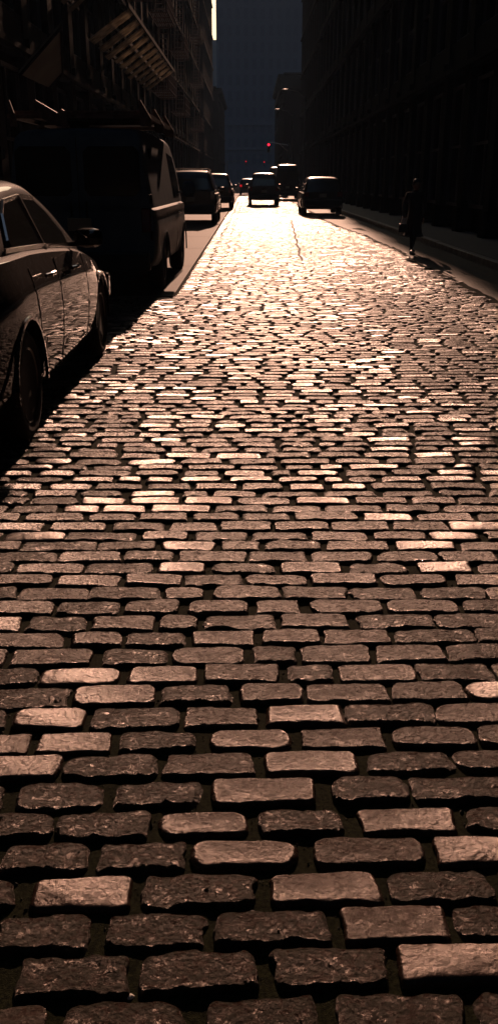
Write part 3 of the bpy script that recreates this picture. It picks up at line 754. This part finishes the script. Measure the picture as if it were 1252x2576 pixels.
SEDAN=dict(L=4.85,W=1.86,paint=M['paint_sedan'],r=.335,wheels=(1.02,3.87),track=.012,
 plan=[(0,.74),(.12,.86),(.45,.955),(1.0,1),(2.4,1),(3.6,.995),(4.2,.95),(4.65,.84),(4.85,.66)],
 belt=[(0,.80),(.1,.99),(.5,1.09),(1.4,1.09),(2.6,1.03),(3.2,.975),(3.8,.88),(4.4,.76),(4.85,.58)],
 deck=[(0,.86),(.1,1.07),(.5,1.13),(1.0,1.14),(1.6,1.11),(3.0,1.04),(3.4,1.02),(4.0,.94),(4.5,.82),(4.85,.62)],
 sill=[(0,.36),(.2,.27),(.6,.24),(1.0,.22),(3.9,.21),(4.4,.22),(4.7,.24),(4.85,.30)],
 roof=[(.50,1.08),(.95,1.30),(1.35,1.44),(1.75,1.49),(2.15,1.50),(2.5,1.465),(2.9,1.32),(3.2,1.13),(3.34,1.02)],tumble=.48,
 side_windows=[[(1.52,1.115),(2.02,1.095),(2.02,1.38),(1.55,1.36),(1.36,1.28),(1.20,1.17),(1.16,1.13)],[(2.09,1.09),(2.98,1.04),(2.98,1.12),(2.72,1.28),(2.50,1.365),(2.09,1.385)]],
 chrome=[((1.02,1.115),(1.55,1.098)),((1.55,1.098),(2.04,1.08)),((2.06,1.08),(2.6,1.045)),((2.6,1.045),(3.08,1.015)),((1.16,1.15),(1.36,1.30)),((1.36,1.30),(1.56,1.375)),((1.56,1.375),(2.05,1.398)),((2.05,1.398),(2.50,1.378)),((2.05,1.05),(2.05,1.40)),((1.15,1.12),(1.16,1.16))],
 screens=[(.56,1.22,.10),(2.6,3.28,.10)],tail=(.40,.74,.80,.96),bumper=.52,plate=.72,mirror=(2.93,1.03),
 handles=[(1.62,.93),(2.52,.90)],seams=[(2.06,.28,2.06,1.0),(3.10,.28,3.16,.95),(1.35,.62,1.28,1.0),(1.37,.30,1.50,.55)],mirs=.98,n=90)
vehicle('sedan','dark bronze sedan parked close on the left, chrome window trim, cut by the edge','car',(-2.215,4.42,0),0,SEDAN)
VAN=dict(sh=.95,L=5.4,W=2.0,paint=M['paint_van'],r=.37,wheels=(1.25,4.35),track=.03,rim='steel',spokes=5,
 plan=[(0,.97),(.10,.995),(.6,1),(4.3,1),(5.0,.93),(5.4,.78)],
 belt=[(0,1.15),(4.2,1.15),(4.8,1.05),(5.4,.85)],deck=[(0,1.2),(4.2,1.2),(4.8,1.12),(5.4,.9)],
 sill=[(0,.40),(.4,.36),(1,.34),(4.6,.32),(5.4,.38)],
 roof=[(0.0,1.92),(.06,2.04),(.25,2.10),(1,2.14),(3.6,2.12),(4.0,2.04),(4.4,1.75),(4.75,1.42),(5.0,1.12)],tumble=.16,
 side_windows=[[(3.1,1.25),(4.1,1.25),(4.3,1.45),(3.95,1.85),(3.1,1.9)]],
 screens=[(4.05,4.9,.1)],rear_glass=[(-.80,-.08,1.30,1.90),(.08,.80,1.30,1.90)],reary=lambda z:0.0,
 tail=(.80,.92,.85,1.15),bumper=.48,bumper_mat=M['blackp'],plate=.95,mirror=(4.15,1.3),mirs=1.0,mirh=1.7,
 handles=[(3.2,1.0)],seams=[(3.02,.40,3.02,1.14),(4.2,.40,4.2,1.14)])
van=vehicle('cargo_van','blue black cargo van with a roof ladder rack, parked ahead of the sedan','van',(-2.20,12.55,0),math.radians(-.9),VAN)
b=MB()
b.box(-.006,.006,-.012,-.001,.55,2.0); b.build('door_gap',M['blackp'],van)
for x in (-.10,.10):
    b=MB(); b.tube((x,-.02,1.0),(x,-.05,1.04),.014,n=8); b.tube((x,-.05,1.04),(x,-.05,1.20),.014,n=8); b.tube((x,-.05,1.20),(x,-.02,1.23),.014,n=8)
    b.build('door_handle',M['blackp'],van,smooth=True)
for s in (1,-1):
    for zz in (.75,1.2,1.75):
        b=MB(); b.tube((s*.93,-.015,zz),(s*.93,-.015,zz+.12),.018,n=8); b.build('door_hinge',M['blackp'],van)
rk=MB()
for y in (.35,1.9,3.4):
    rk.bar((-.88,y,2.27),(.88,y,2.27),.06,.05)
rk.bar((-.88,.2,2.27),(-.88,3.6,2.27),.05); rk.bar((.88,.2,2.27),(.88,3.6,2.27),.05)
rk.box(-.84,.84,.34,3.5,2.30,2.34)
for y in (.30,1.9,3.4):
    for x,w,a in ((-.90,.10,.05),(-.56,.42,.0),(.78,.16,.06)):
        v=[(x,y-.06,2.46),(x+.03,y-.06,2.46),(x+w,y-.06,2.24),(x+w,y-.06,2.14),(x+w-.14 if w>.3 else x+.02,y-.06,2.15),(x+.01,y-.06,2.28)]
        rk.add(v+[(p[0],p[1]+.035,p[2]) for p in v],[(0,1,2,3,4,5),(11,10,9,8,7,6)]+[(k,(k+1)%6,6+(k+1)%6,6+k) for k in range(6)])
rk.build('ladder_rack',M['rack'],van)
SUV=dict(sh=.92,L=4.75,W=1.92,paint=M['paint_dark'],r=.37,wheels=(.95,3.75),track=.02,
 plan=[(0,.88),(.15,.96),(.6,1),(3.8,1),(4.4,.92),(4.75,.72)],
 belt=[(0,1.05),(3.2,1.05),(4.0,.98),(4.5,.85),(4.75,.7)],deck=[(0,1.1),(3.2,1.1),(4.0,1.04),(4.5,.92),(4.75,.75)],
 sill=[(0,.42),(.4,.34),(1,.31),(3.9,.31),(4.5,.32),(4.75,.40)],
 roof=[(0.02,1.10),(.10,1.45),(.22,1.68),(.45,1.77),(1.2,1.80),(2.2,1.78),(2.7,1.66),(3.1,1.42),(3.45,1.10)],tumble=.30,
 side_windows=[[(.45,1.15),(1.2,1.14),(1.2,1.62),(.5,1.62)],[(1.28,1.14),(2.15,1.14),(2.15,1.62),(1.28,1.62)],[(2.23,1.14),(3.1,1.13),(2.75,1.45),(2.5,1.6),(2.23,1.62)]],
 screens=[(2.62,3.3,.1)],rear_glass=[(-.62,.62,1.16,1.55)],reary=lambda z:.03+max(0,(z-1.1))*.19,
 tail=(.70,.86,.85,1.12),bumper=.55,bumper_mat=M['blackp'],plate=.85,mirror=(3.0,1.12),handles=[(1.35,.95),(2.35,.93)],n=40)
sv=vehicle('parked_suv','black sport utility vehicle with roof rails parked just ahead of the van','car',(-2.06,34.0,0),0,SUV,'cars parked along the left kerb')
def rails(root):
    for s in (1,-1):
        b=MB(); 
        for y in (.5,1.5,2.4): b.bar((s*.62,y,1.76),(s*.62,y,1.86),.03)
        b.bar((s*.62,.45,1.87),(s*.62,2.45,1.87),.035); b.build('roof_rail',M['chrome'],root)
    b=MB()
    for y in (.8,2.0): b.bar((-.6,y,1.88),(.6,y,1.88),.05,.03)
    b.build('cross_bar',M['chrome'],root)
sv2=copy_tree(sv); rails(sv)
sv2.location=(-1.78,51,0); sv2['label']='second black utility vehicle in the left row, just behind the railed one'
sp=dict(SUV); sp.update(paint=M['paint_grey'],W=1.94,
 roof=[(0.02,1.10),(.10,1.50),(.22,1.76),(.45,1.85),(1.2,1.88),(2.2,1.86),(2.7,1.72),(3.1,1.45),(3.5,1.10)],
 side_windows=[[(.45,1.15),(1.2,1.14),(1.2,1.68),(.5,1.68)],[(1.28,1.14),(2.15,1.14),(2.15,1.68),(1.28,1.68)],[(2.23,1.14),(3.1,1.13),(2.75,1.48),(2.5,1.64),(2.23,1.68)]],
 reary=lambda z:.03+max(0,(z-1.1))*.17)
vehicle('moving_suv','dark utility vehicle driving away in the middle of the street','car',(.90,58.5,0),0,sp)
rs=dict(SUV); rs.update(L=4.6,W=1.84,
 roof=[(0.02,1.0),(.14,1.25),(.34,1.48),(.62,1.58),(1.2,1.61),(2.0,1.60),(2.6,1.48),(3.0,1.28),(3.4,1.02)],
 belt=[(0,.95),(3.2,.98),(4.0,.90),(4.4,.8),(4.6,.66)],deck=[(0,1.0),(3.2,1.02),(4.0,.95),(4.4,.84),(4.6,.7)],
 side_windows=[[(.6,1.06),(1.4,1.05),(1.4,1.46),(.85,1.44)],[(1.48,1.05),(2.2,1.05),(2.2,1.46),(1.48,1.46)],[(2.28,1.05),(3.0,1.05),(2.7,1.3),(2.5,1.42),(2.28,1.45)]],
 rear_glass=[(-.58,.58,1.08,1.40)],reary=lambda z:.05+max(0,(z-1.0))*.48,tail=(.62,.84,.78,1.0),mirror=(2.95,1.04),wheels=(.85,3.6),r=.33,
 plan=[(0,.88),(.15,.96),(.6,1),(3.7,1),(4.3,.92),(4.6,.72)],sill=[(0,.36),(.4,.28),(1,.24),(3.8,.24),(4.3,.25),(4.6,.33)],handles=[],paint=M['paint_dark'])
vehicle('parked_hatchback','black hatchback parked on the right with a sun glint on its roof','car',(3.25,42.6,0),0,rs)
fc=dict(rs); fc['tailmat']=M['taillit']
vehicle('distant_car','small distant car with lit red tail lights, left of the moving one','car',(-.12,103,0),0,fc)
BOX=dict(VAN); BOX.update(L=5.8,W=2.05,n=30,rear_glass=[(-.85,-.08,1.55,2.1),(.08,.85,1.55,2.1)],
 roof=[(0.0,2.35),(.06,2.5),(.25,2.58),(1,2.62),(3.6,2.60),(4.1,2.45),(4.5,2.0),(4.9,1.5),(5.2,1.12)],
 side_windows=[[(3.4,1.3),(4.2,1.3),(4.4,1.5),(4.1,2.0),(3.4,2.1)]],screens=[(4.15,5.1,.1)],paint=M['paint_dark'],handles=[],
 wheels=(1.2,4.6),plan=[(0,.93),(.15,.97),(.6,1),(4.8,1),(5.4,.93),(5.8,.78)],belt=[(0,1.15),(4.6,1.15),(5.2,1.05),(5.8,.85)],deck=[(0,1.2),(4.6,1.2),(5.2,1.12),(5.8,.9)],sill=[(0,.40),(.4,.36),(5,.34),(5.8,.38)])
bt=vehicle('parked_van','tall black van parked on the right beyond the moving vehicle','van',(3.0,76,0),0,BOX,'tall vans parked on the right')
b2=copy_tree(bt); b2.location=(3.05,91,0); b2['label']='second tall black van on the right, showing left of the first one'; b2.location.x=2.75
# ------------------------------------------------------------------ traffic signals
def signal(px,py,label,ax,tilt=0):
    root=empty('traffic_light',(px,py,0)); tag(root,label,'traffic light','red traffic lights over the far crossings')
    b=MB(); b.tube((0,0,-.1),(0,0,.5),.16,.12); b.tube((0,0,.5),(0,0,5.6),.10,.07); b.build('pole',M['pole'],root,smooth=True)
    b=MB(); b.tube((0,0,5.35),(ax*.5,0,5.55),.05,.045,n=10); b.tube((ax*.5,0,5.55),(ax,0,5.72),.045,.035,n=10); b.tube((0,0,4.6),(ax*.45,0,5.50),.02,n=8); b.build('arm',M['chrome' if ax<0 and py<150 else 'pole'],root,smooth=True)
    h=MB(); h.box(ax-.18,ax+.18,-.10,.12,4.55,5.62); hd=h.build('signal_head',M['pole'],root,bevel=.03)
    for k,(z,m) in enumerate(((5.43,'redlamp'),(5.09,'darklens'),(4.75,'darklens'))):
        b=MB(); b.tube((ax,-.103,z),(ax,-.125,z),.125,.11,n=20); b.build('lens',M['redfar' if (m=='redlamp' and py>150) else m],hd)
        b=MB(); n=12; vs=[]
        for i in range(n+1):
            t=PI*i/n
            for rr in (.14,.155):
                for yy in (-.11,-.30+.06*math.cos(t)**2): vs.append((ax+rr*math.cos(t),yy,z+rr*math.sin(t)))
        fs=[]
        for i in range(n):
            a=i*4; c=a+4; fs+=[(a,a+1,c+1,c),(a+2,c+2,c+3,a+3),(a+1,a+3,c+3,c+1)]
        b.add(vs,fs); b.build('visor',M['pole'],hd)
    return root
signal(4.75,118,'nearest red traffic light, hung on a pale arm over the street',-2.4)
signal(5.2,232,'red traffic light low behind the moving vehicle, on the right',-1.6)
signal(-5.0,225,'farthest red traffic light, dim, on the left of the street',4.3)
# ------------------------------------------------------------------ street lamps on the right
def lamp(px,py,label):
    root=empty('street_lamp',(px,py,0)); tag(root,label,'street lamp','street lamps on the right pavement')
    b=MB(); b.tube((0,0,-.1),(0,0,.9),.14,.10); b.tube((0,0,.9),(0,0,8.4),.085,.055); b.build('post',M['pole'],root,smooth=True)
    b=MB(); b.tube((0,0,8.2),(-.6,0,8.75),.035,n=8); b.tube((-.6,0,8.75),(-1.5,0,8.9),.035,n=8); b.build('arm',M['pole'],root,smooth=True)
    b=MB(); vs=[];n=12
    for x,w,h_ in ((-1.42,.05,.05),(-1.5,.12,.08),(-1.75,.15,.09),(-2.0,.10,.06),(-2.08,.03,.02)):
        vs+=[(x,w*math.cos(2*PI*i/n),8.9+h_*math.sin(2*PI*i/n)) for i in range(n)]
    fs=[(j*n+i,j*n+(i+1)%n,(j+1)*n+(i+1)%n,(j+1)*n+i) for j in range(4) for i in range(n)]+[tuple(range(n))[::-1],tuple(range(4*n,5*n))]
    b.add(vs,fs); b.build('lamp_head',M['pole'],root,smooth=True)
lamp(4.9,88,'nearer unlit street lamp on the right pavement')
lamp(4.9,112,'farther unlit street lamp on the right, by the crossing')
# ------------------------------------------------------------------ pedestrian
def skin_mesh(name,pts,edges,mt,parent,sub=2,root=0):
    me=bpy.data.meshes.new(name); bm=bmesh.new(); ly=bm.verts.layers.skin.verify(); vs=[]
    for p in pts:
        v=bm.verts.new(p[:3]); v[ly].radius=(p[3],p[4] if len(p)>4 else p[3]); vs.append(v)
    vs[root][ly].use_root=True
    for a,b_ in edges: bm.edges.new((vs[a],vs[b_]))
    bm.to_mesh(me); bm.free()
    o=link(name,me); o.modifiers.new('s','SKIN'); sb=o.modifiers.new('d','SUBSURF'); sb.levels=sub; sb.render_levels=sub
    applied(o); o.data.materials.clear(); o.data.materials.append(mt); o.data.shade_smooth(); o.parent=parent; return o
pr=empty('person',(3.50,20.35,.0),math.radians(10)); tag(pr,'pedestrian in a long dark coat walking in the right gutter, carrying a small bag','person')
K=.855
def sc(l): return [tuple(q*K for q in p) for p in l]
# body faces the camera (-y); x to the viewer's right
body=sc([(0,0,.95,.135,.11),(0,0,1.12,.125,.095),(0,-.01,1.30,.155,.105),(0,0,1.43,.10,.075),(0,-.01,1.50,.052),(0,-.02,1.56,.062),(0,-.03,1.64,.078,.092),(0,-.02,1.73,.055,.07),
 (-.19,0,1.40,.055),(-.27,.01,1.14,.045),(-.30,-.14,.93,.030),(-.30,-.17,.89,.026),
 (.19,0,1.40,.055),(.25,.04,1.14,.045),(.24,.02,.90,.030),(.24,.0,.86,.026),
 (-.09,0,.86,.088),(-.10,-.16,.50,.060),(-.10,-.20,.13,.042),(.09,0,.86,.088),(.08,.10,.50,.060),(.07,.24,.15,.042)])
skin_mesh('body',body,[(0,1),(1,2),(2,3),(3,4),(4,5),(5,6),(6,7),(2,8),(8,9),(9,10),(10,11),(2,12),(12,13),(13,14),(14,15),(0,16),(16,17),(17,18),(0,19),(19,20),(20,21)],M['trouser'],pr)
# head covering the skull so the face reads as skin
hd=MB(); vs=[];nu,nv=20,14
for j in range(nv+1):
    ph=PI*j/nv
    for i in range(nu):
        t=2*PI*i/nu; x=.078*math.sin(ph)*math.cos(t); y=.098*math.sin(ph)*math.sin(t); z=.118*math.cos(ph)
        if z<-.02: x*=1-.9*(abs(z)-.02); y*=1-.6*(abs(z)-.02)
        f=max(0,-math.sin(t))*math.sin(ph)
        if f>.9 and -.035<z<.02: y-=.018*(1-abs(z+.008)/.04)       # nose
        if .6<f<.97 and 0<z<.03: y+=.008                            # eye sockets
        if f>.85 and -.075<z<-.05: y-=.006                          # lips
        vs.append((x,y-.03*K,z+1.635*K))
fs=[(j*nu+i,j*nu+(i+1)%nu,(j+1)*nu+(i+1)%nu,(j+1)*nu+i) for j in range(nv) for i in range(nu)]
hd.add(vs,fs)
for s in (1,-1): hd.lathe_x((s*.078,-.02,1.63*K),[(-.008,.004),(-.006,.028),(.006,.026),(.010,.01)],10)
face=hd.build('head',M['skin'],pr,smooth=True)
for s in (1,-1):
    e=MB(); e.lathe_x((s*.03,-.03*K-.088,1.655*K),[(-.011,.002),(-.006,.009),(.006,.009),(.011,.002)],8); e.build('eye',M['glass'],face)
hr=MB(); vs=[]
for j in range(9):
    ph=PI*.60*j/8
    for i in range(nu):
        t=2*PI*i/nu; fr=max(0,-math.sin(t)); pj=ph*(1-.42*fr)
        vs.append((.088*math.sin(pj)*math.cos(t),.108*math.sin(pj)*math.sin(t)-.022,.128*math.cos(pj)+1.637*K+.004*math.sin(7*t)))
hr.add(vs,[(j*nu+i,j*nu+(i+1)%nu,(j+1)*nu+(i+1)%nu,(j+1)*nu+i) for j in range(8) for i in range(nu)]); hr.build('hair',M['hair'],pr,smooth=True)
# coat: lathe-like garment with sleeves
cp=sc([(0,0,.62,.21,.17),(0,0,.95,.17,.135),(0,0,1.14,.150,.12),(0,-.01,1.32,.18,.125),(0,0,1.44,.11,.085),(0,0,1.49,.07,.07),
 (-.20,0,1.41,.072),(-.28,.01,1.14,.060),(-.305,-.12,.97,.046),(.20,0,1.41,.072),(.26,.04,1.14,.060),(.25,.025,.94,.046),(0,.01,.45,.22,.18)])
skin_mesh('coat',cp,[(0,1),(1,2),(2,3),(3,4),(4,5),(3,6),(6,7),(7,8),(3,9),(9,10),(10,11),(0,12)],M['coat'],pr)
def hand(cx,cy,cz,s):
    h=[(cx,cy,cz,.016,.026),(cx,cy-.005,cz-.045,.014,.030),(cx,cy-.01,cz-.075,.012,.030)]; ed=[(0,1),(1,2)]
    for k in range(4):
        yy=cy-.038+.024*k; ln=(.040,.046,.044,.034)[k]; b0=len(h)
        h+=[(cx,yy,cz-.085,.0085),(cx+s*.010,yy,cz-.085-ln*.5,.008),(cx+s*.030,yy,cz-.085-ln*.8,.0075)]; ed+=[(2,b0),(b0,b0+1),(b0+1,b0+2)]
    b0=len(h); h+=[(cx+s*.012,cy-.034,cz-.030,.010),(cx+s*.022,cy-.052,cz-.060,.0085)]; ed+=[(0,b0),(b0,b0+1)]
    skin_mesh('hand',h,ed,M['skin'],pr,1)
hand(-.30*K,-.175*K,.885*K,1); hand(.24*K,0,.855*K,-1)
for (x,y,z,rz) in ((-.10*K,-.22*K,0,0),(.07*K,.27*K,.035,0)):
    b=MB(); vs=[];n=12
    for yy,w,h0,h1 in ((.07,.030,.0,.07),(.03,.038,0,.10),(-.05,.038,0,.075),(-.12,.045,0,.05),(-.17,.030,.005,.03),(-.185,.01,.01,.02)):
        for i in range(n):
            t=2*PI*i/n; vs.append((x+w*math.cos(t),y+yy,z+(h0+h1)/2+(h1-h0)/2*math.sin(t)))
    b.add(vs,[(j*n+i,j*n+(i+1)%n,(j+1)*n+(i+1)%n,(j+1)*n+i) for j in range(5) for i in range(n)]+[tuple(range(n))[::-1],tuple(range(5*n,6*n))]); b.build('shoe',M['shoe'],pr,smooth=True)
bg=empty('handbag',(3.50-.27,20.35-.24,.46)); tag(bg,'small bag with a pale top held at the pedestrian\'s side','bag')
b=MB(); b.add([(-.10,-.05,0),(.10,-.05,0),(.10,.05,0),(-.10,.05,0),(-.08,-.03,.17),(.08,-.03,.17),(.08,.03,.17),(-.08,.03,.17)],[(0,3,2,1),(4,5,6,7),(0,1,5,4),(1,2,6,5),(2,3,7,6),(3,0,4,7)]); b.build('pouch',M['shoe'],bg,bevel=.015)
b=MB(); b.add([(-.05,-.02,.173),(.07,-.02,.173),(.07,.02,.173),(-.05,.02,.173),(-.02,-.015,.30),(.08,-.015,.27),(.08,.012,.27),(-.02,.012,.30)],[(0,3,2,1),(4,5,6,7),(0,1,5,4),(1,2,6,5),(2,3,7,6),(3,0,4,7)]); b.build('paper',M['paper'],bg,bevel=.005)
b=MB(); pts=[(.07*math.cos(PI*i/8),0,.205+.105*math.sin(PI*i/8)) for i in range(9)]
for i in range(8): b.tube(pts[i],pts[i+1],.007,n=6)
b.build('strap',M['shoe'],bg)
# ------------------------------------------------------------------ litter
a0=G(1116,689); a1=G(1142,703)
b=MB(); b.bar((a0[0],a0[1],.03),(a1[0],a1[1],.028),.035,.02); tag(b.build('wood_strip',M['wood'],bevel=.003),'pale wood strip lying in the right gutter near the pedestrian','litter')
def pebble(px,py,r,m,label):
    X,Y=G(px,py); bm=bmesh.new(); bmesh.ops.create_icosphere(bm,subdivisions=2,radius=r)
    for v in bm.verts:
        k=1+.25*math.sin(v.co.x*190+1)*math.cos(v.co.y*150)+random.uniform(-.08,.08); v.co=Vector((v.co.x*1.3*k,v.co.y*k,v.co.z*.7*k))
    me=bpy.data.meshes.new('pebble'); bm.to_mesh(me); bm.free(); me.materials.append(m); tag(link('pebble',me,None,0,(X,Y,-.012+r*.5)),label,'pebble','loose pebbles in the joints between the stones')
pebble(325,2500,.007,M['paper'],'pale pebble in the joint at the lower left')
pebble(583,1751,.005,M['paper'],'tiny bright pebble in a joint left of centre')
pebble(632,2292,.008,M['walk'],'dark pebble in the joint at the bottom centre')
pebble(850,2268,.009,M['walk'],'dark brown pebble in the joint at the lower right')
# ------------------------------------------------------------------ light
EL,AZ=19.5,1.5
w=bpy.data.worlds.new('World'); S.world=w; w.use_nodes=True; nt=w.node_tree
sky=nt.nodes.new('ShaderNodeTexSky'); sky.sky_type='NISHITA'; sky.sun_disc=False; sky.sun_elevation=math.radians(EL); sky.sun_rotation=math.radians(AZ)
sky.altitude=50; sky.air_density=1.2; sky.dust_density=2
nt.links.new(sky.outputs[0],nt.nodes['Background'].inputs[0]); nt.nodes['Background'].inputs[1].default_value=.05
sl=bpy.data.lights.new('sun','SUN'); sl.energy=5; sl.angle=math.radians(.5); sl.color=(1,.57,.39)
so=bpy.data.objects.new('sun',sl); COL.objects.link(so)
dirv=Vector((math.sin(math.radians(AZ))*math.cos(math.radians(EL)),math.cos(math.radians(AZ))*math.cos(math.radians(EL)),math.sin(math.radians(EL))))
so.rotation_euler=dirv.to_track_quat('Z','Y').to_euler(); so.location=dirv*50
HAZE=.00026
hz=MB(); hz.box(-255,255,-105,425,-1.2,69); hzo=hz.build('haze',mat('haze_air')); tag(hzo,kind='stuff')
nt=hzo.data.materials[0].node_tree; nt.nodes.remove(nt.nodes['Principled BSDF']); pv=nt.nodes.new('ShaderNodeVolumePrincipled')
pv.inputs['Color'].default_value=(.45,.68,1,1); pv.inputs['Density'].default_value=HAZE; pv.inputs['Anisotropy'].default_value=.1
nt.links.new(pv.outputs[0],nt.nodes['Material Output'].inputs['Volume'])
# ------------------------------------------------------------------ camera
cam=bpy.data.cameras.new('camera'); co=bpy.data.objects.new('camera',cam); COL.objects.link(co)
cam.sensor_fit='VERTICAL'; cam.sensor_height=24; cam.lens=24*F/2576; cam.clip_end=3000; cam.clip_start=.05
co.location=(0,0,H); co.rotation_euler=(PI/2-TH,0,0); S.camera=co
S.view_settings.view_transform='Standard'; S.view_settings.look='None'; S.view_settings.gamma=1
S.view_settings.exposure=-0.34
